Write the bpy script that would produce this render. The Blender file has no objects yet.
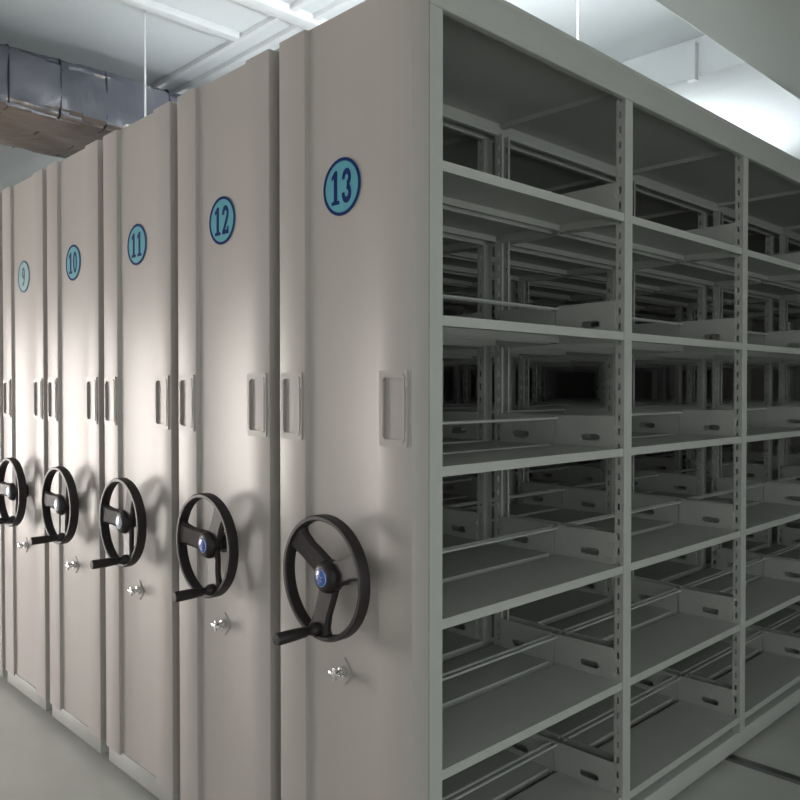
import bpy, bmesh, math, random
from mathutils import Vector, Matrix
random.seed(4)
C = bpy.context.scene.collection
R = math.radians
PI = math.pi

# ------------------------------------------------------------------ materials
def mat(name, col, rough=.5, metal=0.0, spec=.5, noise=None, bump=None, emit=None, estr=0, coat=0, col2=None):
    m = bpy.data.materials.new(name); m.use_nodes = True
    nt = m.node_tree; b = nt.nodes['Principled BSDF']
    b.inputs['Base Color'].default_value = (*col, 1)
    b.inputs['Roughness'].default_value = rough
    b.inputs['Metallic'].default_value = metal
    b.inputs['Specular IOR Level'].default_value = spec
    b.inputs['Coat Weight'].default_value = coat
    if emit:
        b.inputs['Emission Color'].default_value = (*emit, 1)
        b.inputs['Emission Strength'].default_value = estr
    tc = nt.nodes.new('ShaderNodeTexCoord')
    if noise:
        sc, amt, stretch = noise
        mp = nt.nodes.new('ShaderNodeMapping'); mp.inputs['Scale'].default_value = stretch
        nt.links.new(tc.outputs['Object'], mp.inputs['Vector'])
        n = nt.nodes.new('ShaderNodeTexNoise'); n.inputs['Scale'].default_value = sc; n.inputs['Detail'].default_value = 4
        nt.links.new(mp.outputs['Vector'], n.inputs['Vector'])
        r = nt.nodes.new('ShaderNodeValToRGB')
        c2 = col2 or tuple(c * (1 - amt) for c in col)
        r.color_ramp.elements[0].position = .3; r.color_ramp.elements[1].position = .7
        r.color_ramp.elements[0].color = (*c2, 1); r.color_ramp.elements[1].color = (*col, 1)
        nt.links.new(n.outputs['Fac'], r.inputs['Fac']); nt.links.new(r.outputs['Color'], b.inputs['Base Color'])
    if bump:
        sc, st, stretch = bump
        mp = nt.nodes.new('ShaderNodeMapping'); mp.inputs['Scale'].default_value = stretch
        nt.links.new(tc.outputs['Object'], mp.inputs['Vector'])
        n = nt.nodes.new('ShaderNodeTexNoise'); n.inputs['Scale'].default_value = sc; n.inputs['Detail'].default_value = 3
        nt.links.new(mp.outputs['Vector'], n.inputs['Vector'])
        bp = nt.nodes.new('ShaderNodeBump'); bp.inputs['Strength'].default_value = st; bp.inputs['Distance'].default_value = .02
        nt.links.new(n.outputs['Fac'], bp.inputs['Height']); nt.links.new(bp.outputs['Normal'], b.inputs['Normal'])
    return m

M = {}
M['panel'] = mat('panel_paint_warm_lit', (.44, .407, .389), .40, spec=.5, noise=(3, .05, (1, 1, .3)), bump=(2.2, .025, (1, 1, .5)))  # same grey paint as the shelves, warm light put into the tint
M['shelf'] = mat('shelf_paint_cool_lit', (.455, .462, .445), .42, spec=.45, noise=(6, .06, (1, 1, 1)))  # same grey paint as the panels, cool light put into the tint
M['black'] = mat('black_plastic', (.020, .015, .017), .45, spec=.4, bump=(60, .05, (1, 1, 1)))
M['blue_cap'] = mat('blue_cap', (.02, .10, .45), .25, spec=.6, coat=.5)
M['silver'] = mat('silver_mark', (.5, .56, .66), .3, .6)
M['chrome'] = mat('chrome', (.75, .75, .75), .18, 1.0, noise=(8, .05, (1, 1, 1)))
M['rod'] = mat('zinc_rod', (.75, .76, .76), .3, .5, noise=(8, .1, (1, 1, 1)))
M['disc'] = mat('sticker_blue', (.11, .38, .47), .45, spec=.25, noise=(12, .1, (1, 1, 1)))
M['ink'] = mat('sticker_ink', (.001, .018, .13), .55, spec=.12, noise=(12, .1, (1, 1, 1)))
M['disc_glare'] = mat('sticker_glare', (.28, .45, .48), .4, noise=(12, .1, (1, 1, 1)))  # blue sticker with reflected light put into its colour
M['ink_glare'] = mat('sticker_glare_ink', (.03, .11, .20), .35, noise=(12, .1, (1, 1, 1)))  # sticker ink lightened by the same painted glare
M['ceil'] = mat('ceiling_paint', (.74, .77, .78), .8, noise=(1.4, .07, (1, 1, 1)), bump=(9, .15, (1, 1, 1)))
M['wall'] = mat('wall_paint', (.55, .56, .55), .85, noise=(1.2, .06, (1, 1, 1)))
M['floor'] = mat('floor_epoxy', (.60, .61, .58), .35, noise=(2.5, .15, (1, 1, 1)))
M['rail'] = mat('steel_rail', (.35, .35, .36), .35, .9, noise=(8, .1, (1, 1, 1)))
M['wrap'] = mat('duct_wrap', (.075, .078, .10), .38, spec=.7, noise=(2.5, .35, (1, 1, 1)), bump=(3.0, 1.0, (1, 1.6, 1)))
M['wrap_reflect'] = mat('duct_wrap_warm_reflection', (.26, .20, .17), .35, spec=.7, noise=(3.5, .6, (1, .6, 1)), bump=(4.0, 1.0, (1, 1.2, 1)))  # same wrap; brown reflection from below put into the colour
M['duct'] = mat('duct_paint', (.62, .63, .60), .7, noise=(1.5, .05, (1, 1, 1)))
M['seam'] = mat('duct_tape', (.02, .02, .028), .5, noise=(8, .2, (1, 1, 1)))
M['frame'] = mat('window_frame_paint', (.5, .5, .5), .5, noise=(8, .05, (1, 1, 1)))
M['daylit'] = mat('daylit_frosted_glass', (.8, .8, .8), .4, emit=(1, .93, .87), estr=15)
M['tube'] = mat('lit_tube', (.9, .9, .9), .4, emit=(.92, .97, 1), estr=60)
M['white_metal'] = mat('white_metal', (.75, .76, .77), .45, noise=(8, .05, (1, 1, 1)))
M['rubber'] = mat('rubber_seal', (.03, .028, .028), .7, noise=(20, .2, (1, 1, 1)))

# ------------------------------------------------------------------ mesh helpers
def smooth(me, ang=32):
    bm = bmesh.new(); bm.from_mesh(me)
    for f in bm.faces: f.smooth = True
    for e in bm.edges:
        e.smooth = not (len(e.link_faces) != 2 or e.calc_face_angle(0) > R(ang))
    bm.to_mesh(me); bm.free()

def link(name, me, parent=None, loc=(0, 0, 0)):
    o = bpy.data.objects.new(name, me); C.objects.link(o); o.location = loc
    if parent: o.parent = parent
    return o

def fin(bm, name, m):
    bmesh.ops.recalc_face_normals(bm, faces=bm.faces[:])
    me = bpy.data.meshes.new(name); bm.to_mesh(me); bm.free()
    me.materials.append(M[m]); smooth(me)
    return me

def box(bm, x0, x1, y0, y1, z0, z1, bev=0, seg=2):
    r = bmesh.ops.create_cube(bm, size=1)
    vs = r['verts']
    for v in vs:
        v.co = Vector(((x0 + x1) / 2 + v.co.x * (x1 - x0), (y0 + y1) / 2 + v.co.y * (y1 - y0), (z0 + z1) / 2 + v.co.z * (z1 - z0)))
    if bev:
        es = list({e for v in vs for e in v.link_edges})
        bmesh.ops.bevel(bm, geom=es, offset=bev, segments=seg, affect='EDGES', profile=.5)

def tube(bm, a, b, r0, r1=None, n=14, caps=True):
    a, b = Vector(a), Vector(b); r1 = r0 if r1 is None else r1
    q = (b - a).to_track_quat('Z', 'Y')
    ra, rb = [], []
    for i in range(n):
        t = 2 * PI * i / n; d = q @ Vector((math.cos(t), math.sin(t), 0))
        ra.append(bm.verts.new(a + d * r0)); rb.append(bm.verts.new(b + d * r1))
    for i in range(n):
        j = (i + 1) % n; bm.faces.new((ra[i], ra[j], rb[j], rb[i]))
    if caps: bm.faces.new(ra[::-1]); bm.faces.new(rb)

def lathe(bm, prof, n=32, closed=False, c=(0, 0, 0)):
    """profile (r, y): turned about the Y axis"""
    rings = []
    for r, y in prof:
        if r < 1e-6: rings.append([bm.verts.new((c[0], c[1] + y, c[2]))]); continue
        rings.append([bm.verts.new((c[0] + r * math.cos(2 * PI * i / n), c[1] + y, c[2] + r * math.sin(2 * PI * i / n))) for i in range(n)])
    pr = list(zip(rings, rings[1:])) + ([(rings[-1], rings[0])] if closed else [])
    for A, B in pr:
        for i in range(n):
            j = (i + 1) % n
            if len(A) == 1 and len(B) == 1: continue
            if len(A) == 1: bm.faces.new((A[0], B[i], B[j]))
            elif len(B) == 1: bm.faces.new((A[i], A[j], B[0]))
            else: bm.faces.new((A[i], A[j], B[j], B[i]))

def prism(bm, pts, z0, z1):
    a = [bm.verts.new((x, y, z0)) for x, y in pts]; b = [bm.verts.new((x, y, z1)) for x, y in pts]
    n = len(pts)
    sides = []
    for i in range(n):
        j = (i + 1) % n; bm.faces.new((a[i], a[j], b[j], b[i]))
        sides.append((a[i], b[i]))
    bm.faces.new(a[::-1]); bm.faces.new(b)
    return sides

def plate(outlines, thick, axes='XZ', off=0.0):
    """flat plate with holes from nested closed outlines; returns (verts, faces).  axes: which world axes the 2D outline runs in"""
    cu = bpy.data.curves.new('c', 'CURVE'); cu.dimensions = '2D'; cu.fill_mode = 'BOTH'; cu.extrude = thick / 2
    for o in outlines:
        s = cu.splines.new('POLY'); s.points.add(len(o) - 1)
        for p, (x, y) in zip(s.points, o): p.co = (x, y, 0, 1)
        s.use_cyclic_u = True
    ob = bpy.data.objects.new('c', cu); C.objects.link(ob)
    dg = bpy.context.evaluated_depsgraph_get()
    me = bpy.data.meshes.new_from_object(ob.evaluated_get(dg))
    vs = []
    for v in me.vertices:
        x, y, z = v.co
        if axes == 'XZ': vs.append((x, off - z, y))
        elif axes == 'YZ': vs.append((off + z, x, y))
        else: vs.append((x, y, off + z))
    fs = [tuple(f.vertices) for f in me.polygons]
    bpy.data.objects.remove(ob); bpy.data.curves.remove(cu); bpy.data.meshes.remove(me)
    return vs, fs

def add(bm, vf):
    vs = [bm.verts.new(v) for v in vf[0]]
    for f in vf[1]:
        try: bm.faces.new([vs[i] for i in f])
        except ValueError: pass

def rrect(x0, x1, y0, y1, r, n=5):
    p = []
    for cx, cy, a in ((x1 - r, y1 - r, 0), (x0 + r, y1 - r, 90), (x0 + r, y0 + r, 180), (x1 - r, y0 + r, 270)):
        for i in range(n + 1):
            t = R(a + 90 * i / n); p.append((cx + r * math.cos(t), cy + r * math.sin(t)))
    return p

def circ(cx, cy, rx, ry=None, n=40):
    ry = ry or rx
    return [(cx + rx * math.cos(2 * PI * i / n), cy + ry * math.sin(2 * PI * i / n)) for i in range(n)]

def stroke(pts, w):
    L, Rr = [], []
    for i, p in enumerate(pts):
        a = Vector(pts[max(0, i - 1)]); b = Vector(pts[min(len(pts) - 1, i + 1)])
        d = (b - a).normalized(); n = Vector((-d.y, d.x)) * w / 2
        L.append((p[0] + n.x, p[1] + n.y)); Rr.append((p[0] - n.x, p[1] - n.y))
    return L + Rr[::-1]

def arc(cx, cy, rx, ry, a0, a1, n=16):
    return [(cx + rx * math.cos(R(a0 + (a1 - a0) * i / n)), cy + ry * math.sin(R(a0 + (a1 - a0) * i / n))) for i in range(n + 1)]

def tag(o, label=None, cat=None, group=None, kind=None):
    for k, v in (('label', label), ('category', cat), ('group', group), ('kind', kind)):
        if v: o[k] = v
    return o

def empty(name, loc, rz=0):
    o = bpy.data.objects.new(name, None); C.objects.link(o); o.location = loc; o.rotation_euler = (0, 0, rz)
    o.empty_display_size = .1
    return o

# ------------------------------------------------------------------ measures (metres, floor z = 0, front of unit 13 at its right-hand edge = origin)
PITCH, DEPTH = .553, .505
BAY, BAYS = .856, 6
POST0, PW, PD = .0565, .044, .030       # first post start, width, depth
LEN = POST0 + BAY * BAYS + PW
LEVELS = [1.950, 1.590, 1.236, .877, .520, .165]
TOP = 2.345

# ---- shared part meshes of a shelving unit
def panel_mesh():
    bm = bmesh.new()
    e = .011
    pts = [(0, .0555), (0, 0), (-.1135, 0), (-.1155, e), (-.3905, e), (-.3925, 0), (-.505, 0), (-.505, .0555)]
    prism(bm, pts, .09, TOP)
    bmesh.ops.recalc_face_normals(bm, faces=bm.faces[:])
    es = [ed for ed in bm.edges if abs(ed.verts[0].co.z - ed.verts[1].co.z) > 1]
    bmesh.ops.bevel(bm, geom=es, offset=.0018, segments=3, affect='EDGES', profile=.5)
    return fin(bm, 'end_panel', 'panel')

def handle_mesh():
    bm = bmesh.new()
    w, h = .046, .088
    add(bm, plate([rrect(-w, w, -h, h, .005), rrect(-w + .013, w - .013, -h + .016, h - .016, .010)], .0045, off=-.00225))
    add(bm, plate([rrect(-w + .007, w - .007, -h + .010, h - .010, .010), rrect(-w + .0135, w - .0135, -h + .0165, h - .0165, .010)], .0025, off=-.0055))
    box(bm, -w + .012, -w + .016, -.0085, 0, -h + .026, h - .026, .0015)      # finger edge along one side
    for zz in (-h + .03, h - .03): box(bm, w - .004, w + .002, -.006, 0, zz - .008, zz + .008, .001)
    return fin(bm, 'pull_handle', 'panel')

def glyph(ch):
    if ch == '1':
        return [[[(.10, 0), (.62, 0), (.62, .10), (.47, .12), (.47, 1), (.32, 1), (.10, .84), (.10, .74), (.25, .80), (.25, .12), (.10, .10)]]]
    if ch == '0': return [[circ(.35, .5, .30, .5), circ(.35, .5, .13, .36)]]
    if ch == '2':
        return [[stroke(arc(.35, .72, .21, .20, 190, -35) + [(.40, .42), (.16, .10)], .17)], [[(.05, 0), (.64, 0), (.64, .26), (.54, .26), (.50, .15), (.05, .15)]]]
    if ch == '3':
        return [[stroke(arc(.34, .73, .20, .19, 190, -80), .17)], [stroke(arc(.34, .28, .22, .20, 85, -190), .18)]]
    if ch == '9':
        return [[circ(.35, .69, .29, .31), circ(.35, .69, .12, .17)], [stroke([(.56, .69), (.55, .42), (.46, .20), (.34, .09), (.14, .12)], .16)]]
    if ch == '8':
        return [[circ(.35, .74, .26, .26), circ(.35, .74, .10, .13)], [circ(.35, .27, .29, .28), circ(.35, .27, .12, .14)]]
    if ch == '7':
        return [[[(.05, 1), (.64, 1), (.64, .88), (.38, 0), (.20, 0), (.44, .84), (.05, .84)]]]

def numeral_mesh(txt, ink):
    bm = bmesh.new(); H = .084; W = H * .68
    x = -W * .74 * len(txt) / 2 * 1.04
    for ch in txt:
        for ols in glyph(ch):
            add(bm, plate([[(x + px * W, (py - .5) * H) for px, py in o] for o in ols], .0008, off=-.0022))
        x += W * .76
    add(bm, plate([circ(0, 0, .0712, n=56), circ(0, 0, .0630, n=56)], .0008, off=-.0022))
    return fin(bm, 'numeral', ink)

def disc_mesh(m):
    bm = bmesh.new(); add(bm, plate([circ(0, 0, .0708, n=56)], .0016, off=-.0010))
    return fin(bm, 'number_disc', m)

def wheel_mesh():
    bm = bmesh.new()
    RO, d, th = .152, .032, .014
    prof = [(RO - .003, -d / 2), (RO, -d / 2 + .004), (RO, d / 2 - .004), (RO - .003, d / 2), (RO - th + .003, d / 2), (RO - th, d / 2 - .004), (RO - th, -d / 2 + .004), (RO - th + .003, -d / 2)]
    lathe(bm, prof, 72, closed=True)
    for a in (0, 120, 240):                         # tapered, dished spokes
        t = R(a); u = Vector((math.cos(t), 0, math.sin(t))); v = Vector((-math.sin(t), 0, math.cos(t)))
        rows = []
        for s, w, y, th2 in ((.012, .034, .018, .008), (.05, .031, .014, .008), (.09, .029, .006, .008), (.120, .032, .002, .009), (.142, .044, .001, .012)):
            c = u * s
            rows.append([bm.verts.new(c + v * k * w + Vector((0, y + q * th2, 0))) for k, q in ((-1, -.35), (-.75, -1), (.75, -1), (1, -.35), (1, .8), (.7, 1), (-.7, 1), (-1, .8))])
        for A, B in zip(rows, rows[1:]):
            for i in range(8): bm.faces.new((A[i], A[(i + 1) % 8], B[(i + 1) % 8], B[i]))
        bm.faces.new(rows[0][::-1]); bm.faces.new(rows[-1])
    return fin(bm, 'hand_wheel', 'black')

def hub_mesh():
    bm = bmesh.new()
    lathe(bm, [(0, -.012), (.024, -.0115), (.033, -.007), (.039, .002), (.041, .012), (.041, .026), (.036, .030), (.022, .034), (.022, .056), (.030, .057), (.030, .068), (0, .068)], 40)
    return fin(bm, 'hub', 'black')

def cap_mesh(m):
    bm = bmesh.new()
    lathe(bm, [(0, -.0170), (.010, -.0165), (.018, -.0145), (.0225, -.0115), (.0225, -.0105), (0, -.0105)], 36)
    me = fin(bm, 'hub_cap', m)
    return me

def mark_mesh():
    bm = bmesh.new()
    lathe(bm, [(.0195, -.0141), (.0205, -.0135), (.0212, -.0128), (.0205, -.0120), (.0195, -.0125)], 36, closed=True)
    for a in range(0, 360, 60):                     # little six-rayed emblem
        t = R(a); p = Vector((math.cos(t), 0, math.sin(t)))
        tube(bm, p * .003 + Vector((0, -.0171, 0)), p * .012 + Vector((0, -.0164, 0)), .0012, .0006, 6)
    return fin(bm, 'cap_emblem', 'silver')

def crank_mesh():
    bm = bmesh.new()
    lathe(bm, [(0, .016), (.015, .016), (.017, .010), (.017, -.018), (.014, -.024), (.0105, -.030), (.0105, -.038), (.0125, -.044), (.0145, -.080), (.0150, -.122), (.0135, -.129), (0, -.130)], 24)
    return fin(bm, 'crank_handle', 'black')

def lock_mesh():
    bm = bmesh.new()
    lathe(bm, [(0, -.026), (.006, -.026), (.008, -.022), (.008, -.012), (.0125, -.011), (.0135, -.006), (.0135, 0), (0, 0)], 24)
    box(bm, -.022, .022, -.034, -.026, -.0045, .0045, .0025)
    box(bm, -.0045, .0045, -.034, -.026, -.016, .016, .0025)
    return fin(bm, 'lock_knob', 'chrome')

def esc_mesh():
    bm = bmesh.new()
    d = .034
    add(bm, plate([[(0, d), (-d * .95, 0), (0, -d), (d * .95, 0)]], .003, off=-.0015))
    return fin(bm, 'lock_plate', 'panel')

def upright_mesh(front=True):
    """perforated C-section post, local x: 0 = outer face, negative = inward; y 0..PW"""
    bm = bmesh.new(); z0, z1 = .10, 2.30; t = .002
    s = 1 if front else -1
    def X(a): return a * s
    xs = sorted((X(0), X(-t)))
    add(bm, plate([[(0, z0), (PW, z0), (PW, z1), (0, z1)]], t, 'YZ', off=X(-t / 2)))
    for yy in (t / 2, PW - t / 2):
        x0, x1 = sorted((X(-t), X(-PD)))
        c = X(-PD * .58); h = .0036
        box(bm, x0, c - h, yy - t / 2, yy + t / 2, z0, z1); box(bm, c + h, x1, yy - t / 2, yy + t / 2, z0, z1)
        z = z0
        while z < z1:
            box(bm, c - h, c + h, yy - t / 2, yy + t / 2, z, min(z + .026, z1)); z += .046
    for yy in (0, PW):                               # inward return lips
        y0, y1 = (0, .009) if yy == 0 else (PW - .009, PW)
        add(bm, plate([[(y0, z0), (y1, z0), (y1, z1), (y0, z1)]], t, 'YZ', off=X(-PD)))
    return fin(bm, 'upright', 'shelf')

def shelf_mesh(w):
    """one tray: folded front and rear edges, ribs pressed along it. local: x 0..-w, y 0..L, top at z 0"""
    bm = bmesh.new(); L = BAY - PW + .010; t = .0015; h = .024
    box(bm, -w, 0, 0, L, -t, 0)
    for x0, x1 in ((-t, 0), (-w, -w + t)):
        box(bm, x0, x1, 0, L, -h, -t)
    box(bm, -.012, -t, 0, L, -h, -h + t); box(bm, -w + t, -w + .012, 0, L, -h, -h + t)
    for yy in (0, L - t): box(bm, -w + t, -t, yy, yy + t, -h * .8, -t)
    return fin(bm, 'shelf', 'shelf')

def bracket_mesh(mir):
    """end plate of a shelf with oval slots; two halves meeting at the middle, tall at the posts"""
    bm = bmesh.new(); h = .098
    for a, b in ((-.029, -.248), (-.476, -.2505)):
        x0, x1 = sorted((a, b)); s = 1 if a > b else -1
        inner = b; outer = a
        prof = [(outer, -.030), (inner, -.022), (inner, h - .012), (inner + s * .010, h - .002), (outer, h)]
        cx = outer - s * .087
        add(bm, plate([prof, rrect(cx - .034, cx + .034, .019, .040, .0103)], .0018, 'XZ', off=0))
        f = .009 * (-1 if mir else 1)
        y0, y1 = sorted((0, f))
        # small hook tabs at the post
        for zz in (.01, .055): box(bm, min(outer, outer - s * .016), max(outer, outer - s * .016), -.003, .003, zz, zz + .012)
    return fin(bm, 'shelf_bracket', 'shelf')

def rod_mesh():
    bm = bmesh.new(); L = BAY - PW + .008
    for x in (-.240, -.264): tube(bm, (x, -.004, 0), (x, L, 0), .0042, n=10)
    for y in (.006, L - .010): box(bm, -.268, -.236, y, y + .004, -.006, .006, .001, 1)
    return fin(bm, 'stop_rod', 'rod')

def canopy_mesh():
    bm = bmesh.new(); y0, y1 = POST0 - .001, LEN
    box(bm, -DEPTH - .006, .006, y0, y1, 2.345, 2.374, .004)          # cap
    for a, b in ((-.012, .0), (-DEPTH, -DEPTH + .012)):
        box(bm, a, b, y0, y1, 2.3005, 2.345, .001, 1)                  # side rails
    for s_ in (0, 1):                                                  # fascia leaning outward towards the top
        q = [(0, 2.309), (.003, 2.326), (.030, 2.360), (.030, 2.372), (.026, 2.375), (-.02, 2.375), (-.02, 2.309)]
        q = [((-DEPTH - x * .33) if s_ else x, z) for x, z in q]
        A = [bm.verts.new((x, y0 - .002, z)) for x, z in q]; B = [bm.verts.new((x, y1, z)) for x, z in q]
        for i in range(len(q)): bm.faces.new((A[i], A[(i + 1) % len(q)], B[(i + 1) % len(q)], B[i]))
        bm.faces.new(A); bm.faces.new(B[::-1])
    for a, b in ((-.016, .004), (-DEPTH - .004, -DEPTH + .016)):
        box(bm, a, b, y0, y1, 2.296, 2.309, .002, 1)                  # bottom lip
    box(bm, -DEPTH + .012, -.012, y0, y1, 2.338, 2.3465)
    for i in range(1, BAYS):
        y = POST0 + i * BAY
        box(bm, -DEPTH + .016, -.016, y + .012, y + PW - .012, 2.322, 2.339)
    return fin(bm, 'canopy', 'shelf')

def base_mesh():
    bm = bmesh.new()
    box(bm, -DEPTH + .01, -.01, .004, LEN, .035, .1, .004)
    for y in (.45, 1.75, 3.05):
        for x in (-.40, -.105): tube(bm, (x - .02, y, .034), (x + .02, y, .034), .022, n=20)
    return fin(bm, 'base_frame', 'shelf')

def rear_mesh():
    bm = bmesh.new(); box(bm, -DEPTH, 0, LEN + .001, LEN + .05, .09, TOP, .003)
    return fin(bm, 'rear_end_panel', 'panel')

def seal_mesh():
    bm = bmesh.new(); box(bm, .0, .012, .040, .054, .12, TOP - .02, .004)
    return fin(bm, 'rubber_seal', 'rubber')

ME = dict(panel=panel_mesh(), handle=handle_mesh(), wheel=wheel_mesh(), hub=hub_mesh(), cap=cap_mesh('blue_cap'), capw=cap_mesh('silver'),
          mark=mark_mesh(), crank=crank_mesh(), lock=lock_mesh(), esc=esc_mesh(), upf=upright_mesh(True), upb=upright_mesh(False),
          sh=shelf_mesh(.232), brl=bracket_mesh(False), brr=bracket_mesh(True), rod=rod_mesh(), can=canopy_mesh(), base=base_mesh(), seal=seal_mesh(), rear=rear_mesh())

def unit(k, num, label, ang, capm, disc='disc', ink='ink', detail=True, jit=0):
    u = empty('mobile_shelving_unit', (-k * PITCH, jit, .0))
    tag(u, label, 'shelving unit', 'mobile shelving units in the row')
    link('end_panel', ME['panel'], u)
    link('canopy', ME['can'], u); link('base_frame', ME['base'], u)
    link('rear_end_panel', ME['rear'], u)
    if k: link('rubber_seal', ME['seal'], u)['label'] = 'thin black rubber seal in the gap'
    if detail:
        for x in (-.058, -.449): link('pull_handle', ME['handle'], u, (x, 0, 1.373))
        d = link('number_disc', disc_mesh(disc), u, (-.256, .011, 1.918)); d['label'] = 'round blue sticker with the number ' + num
        link('numeral', numeral_mesh(num, ink), d)
        w = link('hand_wheel', ME['wheel'], u, (-.246, -.054, .9605)); w['label'] = 'black three-spoke hand wheel'
        w.rotation_euler = (0, -R(ang), 0)
        link('hub', ME['hub'], w)
        c = link('hub_cap', ME[capm], w)
        c['label'] = 'blue hub cap' if capm == 'cap' else 'shiny silver hub cap'
        if capm == 'cap': 
            e = link('cap_emblem', ME['mark'], w); e['label'] = 'small silver star emblem'
        # crank peg at the rim end of the second spoke
        r = .130; t = R(120)
        link('crank_handle', ME['crank'], w, (r * math.cos(t), 0, r * math.sin(t)))
        l = link('lock_plate', ME['esc'], u, (-.247, .011, .716))
        link('lock_knob', ME['lock'], l, (0, -.003, 0))['label'] = 'small chrome lock knob'
    for i in range(BAYS + 1):
        y = POST0 + i * BAY
        link('upright', ME['upf'], u, (0, y, 0)); link('upright', ME['upb'], u, (-DEPTH, y, 0))
    for i in range(BAYS):
        y = POST0 + i * BAY + PW
        for z in LEVELS:
            link('shelf', ME['sh'], u, (-.003, y - .005, z)); link('shelf', ME['sh'], u, (-DEPTH + .235, y - .005, z))
            link('shelf_bracket', ME['brl'], u, (0, y + .0035, z)); link('shelf_bracket', ME['brr'], u, (0, y + BAY - PW - .0035, z))
            link('stop_rod', ME['rod'], u, (0, y, z + .086))
    return u

unit(0, '13', 'beige-grey mobile shelving unit numbered 13, its open shelves showing on the right', 141, 'cap')
unit(1, '12', 'mobile shelving unit whose end panel is numbered 12, second from the open shelves', 172, 'cap')
unit(2, '11', 'mobile shelving unit whose end panel is numbered 11, with a silver hub cap', 174, 'capw')
unit(3, '10', 'mobile shelving unit whose end panel is numbered 10, between 9 and 11', 175, 'capw')
unit(4, '9', 'mobile shelving unit numbered 9 on a disc pale with reflected light, at the left edge', 178, 'capw', 'disc_glare', 'ink_glare')
unit(5, '8', 'mobile shelving unit left of the one numbered 9, only its canopy and shelves partly seen', 178, 'capw')
for k, lb in ((6, 'mobile shelving unit beyond the left edge, next but one after 9'), (7, 'mobile shelving unit beyond the left edge, third after 9'), (8, 'leftmost mobile shelving unit, farthest behind the open shelves')):
    u = unit(k, '', lb, 0, 'cap', detail=False)
    if k == 8:
        bm = bmesh.new()
        for i in range(BAYS): box(bm, -DEPTH - .003, -DEPTH - .001, POST0 + i * BAY + .004, POST0 + (i + 1) * BAY, .10, 2.33)
        link('back_panel', fin(bm, 'back_panel', 'shelf'), u)

# ------------------------------------------------------------------ the room
X0, X1, Y0, Y1, H, H2 = -5.7, 3.4, -5.2, 6.3, 3.42, 3.20
def struct(name, fn, m):
    bm = bmesh.new(); fn(bm); o = link(name, fin(bm, name, m)); o['kind'] = 'structure'; return o
struct('floor', lambda b: box(b, X0, X1, Y0, Y1, -.1, 0), 'floor')
struct('ceiling', lambda b: (box(b, X0, X1, Y0, 3.43, H, H + .1), box(b, X0, X1, 3.43, Y1, H2 + .012, H2 + .11)), 'ceil')
struct('trim_1', lambda b: box(b, X0, X1, 3.13, 3.43, H2 - .005, H, .008), 'ceil')['label'] = 'white painted cross beam under the ceiling'
# walls; left window is daylit; right and front glowing windows are added fill
def wall_with_opening(name, axis, pos, lo, hi, op, kind, pane, out, nbar=1):
    """axis 'X': wall plane x = pos running along y; 'Y': wall plane y = pos running along x.  op = a0, a1, z0, z1"""
    a0, a1, z0, z1 = op
    def bb(b, u0, u1, w0, w1, d0=0, d1=.15, **k):
        p0, p1 = sorted((pos + out * d0, pos + out * d1))
        if w1 - w0 < 1e-4: return
        if axis == 'X': box(b, p0, p1, u0, u1, w0, w1, **k)
        else: box(b, u0, u1, p0, p1, w0, w1, **k)
    def f(b):
        bb(b, lo, a0, 0, H); bb(b, a1, hi, 0, H); bb(b, a0, a1, 0, z0); bb(b, a0, a1, z1, H)
    struct(name, f, 'wall')
    def g(b):
        t = .05
        bb(b, a0, a1, z0, z0 + t, .03, .11); bb(b, a0, a1, z1 - t, z1, .03, .11)
        for i in range(nbar + 2):
            c = a0 + t / 2 + (a1 - a0 - t) * i / (nbar + 1)
            bb(b, c - t / 2, c + t / 2, z0 + t, z1 - t, .03, .11)
    fr = struct(kind, g, 'frame')
    for i in range(nbar + 1):
        t = .05; st = (a1 - a0 - t) / (nbar + 1)
        bm = bmesh.new(); bb(bm, a0 + t + st * i, a0 + st * (i + 1), z0 + t, z1 - t, .06, .075)
        link('window_pane', fin(bm, 'window_pane', pane), fr)
M['day_left'] = mat('daylit_glass_left', (.8, .8, .8), .4, emit=(1, .93, .88), estr=17)
M['fill_right'] = mat('fill_glow_right', (.8, .8, .8), .4, emit=(.93, 1, .95), estr=1.45)
M['fill_front'] = mat('fill_glow_front', (.8, .8, .8), .4, emit=(1, .96, .93), estr=.35)
wall_with_opening('wall_left', 'X', X0, Y0, Y1, (-2.95, -1.15, .15, 1.9), 'window_3', 'day_left', -1, 1)
wall_with_opening('wall_right', 'X', X1, Y0, Y1, (-4.8, 2.4, .5, 2.3), 'window_fill_right', 'fill_right', 1, 4)  # unseen glowing window, added to fill light on the open shelves
wall_with_opening('wall_front', 'Y', Y0, X0, X1, (-3.0, 2.0, .7, 2.3), 'window_fill_front', 'fill_front', -1, 3)  # unseen glowing window, added as weak frontal fill
struct('wall_back', lambda b: box(b, X0, X1, Y1, Y1 + .15, 0, H), 'wall')
for i, y in enumerate((.45, 1.75, 3.05)):
    struct('trim_%d' % (i + 2), lambda b: box(b, X0 + .6, X1 - .6, y - .02, y + .02, 0, .0118), 'rail')['label'] = 'steel floor rail under the shelving'

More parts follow.
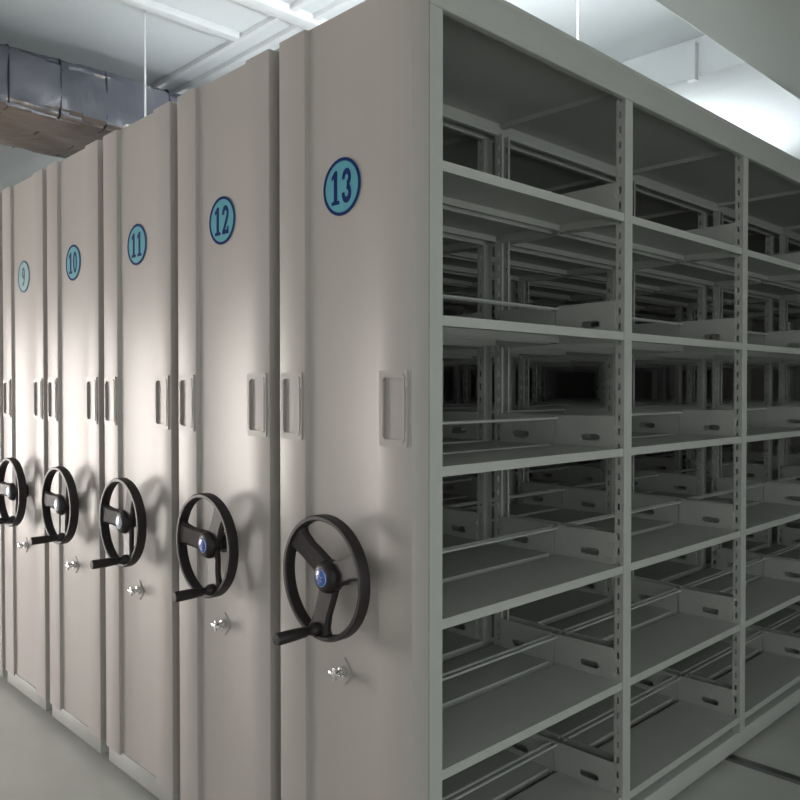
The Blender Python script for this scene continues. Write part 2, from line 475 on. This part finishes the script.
# suspended batten lamps with rods
def batten(loc, length, label, rods, st):
    M['tube'] = mat('lit_tube', (.9, .9, .9), .4, emit=(.92, .97, 1), estr=st)
    u = empty('batten_lamp', loc); tag(u, label, 'lamp', 'suspended batten lamps')
    bm = bmesh.new(); box(bm, -.045, .045, -length / 2, length / 2, -.02, .02, .004); link('housing', fin(bm, 'housing', 'white_metal'), u)
    bm = bmesh.new()
    tube(bm, (0, -length / 2 + .04, .045), (0, length / 2 - .04, .045), .018, n=16)
    link('upper_tube', fin(bm, 'lamp_tube', 'tube'), u)
    bm = bmesh.new()
    for y in (-length / 2 + .02, length / 2 - .02): box(bm, -.02, .02, y - .018, y + .018, .02, .07, .003)
    link('tube_holder', fin(bm, 'tube_holder', 'white_metal'), u)
    for y in rods:
        bm = bmesh.new(); z1 = (H if loc[1] + y < 3.43 else H2 + .018) - loc[2]
        tube(bm, (.034, y, .02), (.034, y, z1), .0055, n=10); tube(bm, (.034, y, z1 - .012), (.034, y, z1), .02, n=16)
        link('suspension_rod', fin(bm, 'suspension_rod', 'white_metal'), u)
batten((-.80, 1.32, 2.70), 1.2, 'white batten lamp hung above unit 13 by thin rods', (-.5, .5), 175)
batten((-2.72, 1.20, 2.72), 1.2, 'white batten lamp hung by a rod in front of the dark duct', (-.5, .5), 14)
batten((-1.5, 4.30, 2.70), 1.2, 'white batten lamp beyond the ceiling beam', (-.5, .5), 140)
batten((-5.0, 2.40, 2.90), 1.2, 'white batten lamp beyond the dark duct at far left', (-.5, .5), 50)

# dark wrapped duct, upper left
def wrapped():
    u = empty('wrapped_duct', (-3.62, 0, 2.92)); tag(u, 'dark slate insulated air duct above units 9 and 10', 'air duct')
    bm = bmesh.new(); n = 90; m = 9; ya, yb = -3.0, 3.1
    w, h = .40, .165
    def ring(y):
        pts = []
        per = rrect(-w, w, -h, h, .05, 6)
        out = []
        for i in range(len(per)):
            a = Vector(per[i]); b = Vector(per[(i + 1) % len(per)])
            k = max(1, int((b - a).length / .06))
            for j in range(k):
                out.append(a.lerp(b, j / k))
        return out
    rings = []
    for i in range(n + 1):
        y = ya + (yb - ya) * i / n
        rr = []
        seam = min(abs((y + .08) % .62), abs(.62 - ((y + .08) % .62)))
        pinch = .014 * math.exp(-(seam / .035) ** 2)
        for j, p in enumerate(ring(y)):
            wob = .008 * math.sin(y * 7 + j * .7) + .006 * math.sin(y * 17 + j * 1.9) - pinch
            d = p.normalized()
            rr.append(bm.verts.new((p.x + d.x * wob, y, .165 + p.y + d.y * wob + (-.012 * math.sin((p.x + w) / (2 * w) * PI) * (1 if p.y < 0 else 0)))))
        rings.append(rr)
    N = len(rings[0])
    for A, B in zip(rings, rings[1:]):
        for j in range(N): bm.faces.new((A[j], A[(j + 1) % N], B[(j + 1) % N], B[j]))
    bm.faces.new(rings[0][::-1]); bm.faces.new(rings[-1])
    me = fin(bm, 'insulation_wrap', 'wrap'); me.materials.append(M['wrap_reflect'])
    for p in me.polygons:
        if p.normal.z < -.45: p.material_index = 1  # downward faces get the painted reflection
    link('insulation_wrap', me, u)
    for y in (-2.4, -1.9, -1.45, -.95, -.5, -.1, .2, .47, .73, 1.12, 1.6, 2.1, 2.6):
        bm = bmesh.new()
        o = rrect(-w - .004, w + .004, -h - .004, h + .004, .05, 6); o2 = rrect(-w + .008, w - .008, -h + .008, h - .008, .04, 6)
        add(bm, plate([[(a, b + .165) for a, b in o], [(a, b + .165) for a, b in o2]], .006, 'XZ', off=y))
        link('seam_band', fin(bm, 'seam_band', 'seam'), u)
    for yy in (-1.2, 1.9):
        bm = bmesh.new()
        for x in (-.43, .43): tube(bm, (x, yy, -.02), (x, yy, H - 2.92), .005, n=8)
        box(bm, -.45, .45, yy - .015, yy + .015, -.035, -.018)
        link('duct_hanger', fin(bm, 'duct_hanger', 'white_metal'), u)
wrapped()
# plain duct over the right-hand aisle
u = empty('air_duct', (.55, 0, 2.72)); tag(u, 'broad plain grey air duct over the aisle at upper right', 'air duct')
bm = bmesh.new(); box(bm, -.625, .75, -1.6, 6.28, 0, .40, .006); link('duct_body', fin(bm, 'duct_body', 'duct'), u)
for yy in (2.6, 5.2):
    bm = bmesh.new(); tube(bm, (-.55, yy, .40), (-.55, yy, H2 + .0 - 2.72 if yy > 3.4 else H - 2.72), .006, n=8); tube(bm, (.68, yy, .40), (.68, yy, H2 - 2.72 if yy > 3.4 else H - 2.72), .006, n=8)
    link('duct_hanger', fin(bm, 'duct_hanger', 'white_metal'), u)

# cable channels under the ceiling above units 12 and 13
def channel(a, b, w, h, label, name='cable_channel', z=None):
    a, b = Vector(a), Vector(b); d = b - a
    u = Matrix.Rotation(math.atan2(d.y, d.x), 4, 'Z')
    bm = bmesh.new(); box(bm, 0, d.length, -w / 2, w / 2, -h, 0, .003)
    bmesh.ops.transform(bm, matrix=u, verts=bm.verts[:])
    o = link(name, fin(bm, name, 'white_metal'), None, a); tag(o, label, 'cable channel')
    return o

channel((-5.2, 1.25, H + .001), (-.9, 1.25, H + .001), .035, .03, 'thin cable channel across the ceiling, nearer of the pair')
channel((-5.2, 1.40, H + .001), (-.9, 1.40, H + .001), .035, .03, 'thin cable channel across the ceiling, farther of the pair')
channel((-2.62, -1.0, H + .001), (-2.62, 1.22, H + .001), .06, .04, 'cable channel running to the pair, left one')
channel((-2.18, -1.0, H + .001), (-2.18, 3.1, H + .001), .09, .05, 'wide cable channel running from front to back over unit 10')

bm = bmesh.new(); box(bm, -.875, -.825, 3.085, 3.1295, 3.17, 3.38, .003); box(bm, -.89, -.81, 3.12, 3.1295, 3.19, 3.22, .002)
tag(link('metal_strut', fin(bm, 'metal_strut', 'white_metal')), 'short grey metal strut fixed upright to the white ceiling beam', 'strut')

# ------------------------------------------------------------------ camera, world, view
cam = bpy.data.cameras.new('camera'); co = bpy.data.objects.new('camera', cam); C.objects.link(co)
co.location = (1.2613, -1.2596, 1.42); co.rotation_euler = (R(90 - .8623), 0, R(45.907))
cam.sensor_width = 36; cam.lens = 36 * 794.5 / 800; cam.clip_start = .05
bpy.context.scene.camera = co
w = bpy.data.worlds.new('world'); bpy.context.scene.world = w; w.use_nodes = True
w.node_tree.nodes['Background'].inputs[0].default_value = (.5, .55, .6, 1); w.node_tree.nodes['Background'].inputs[1].default_value = .3
vs = bpy.context.scene.view_settings
vs.view_transform = 'Standard'; vs.look = 'None'; vs.exposure = 0; vs.gamma = 1; vs.use_curve_mapping = False
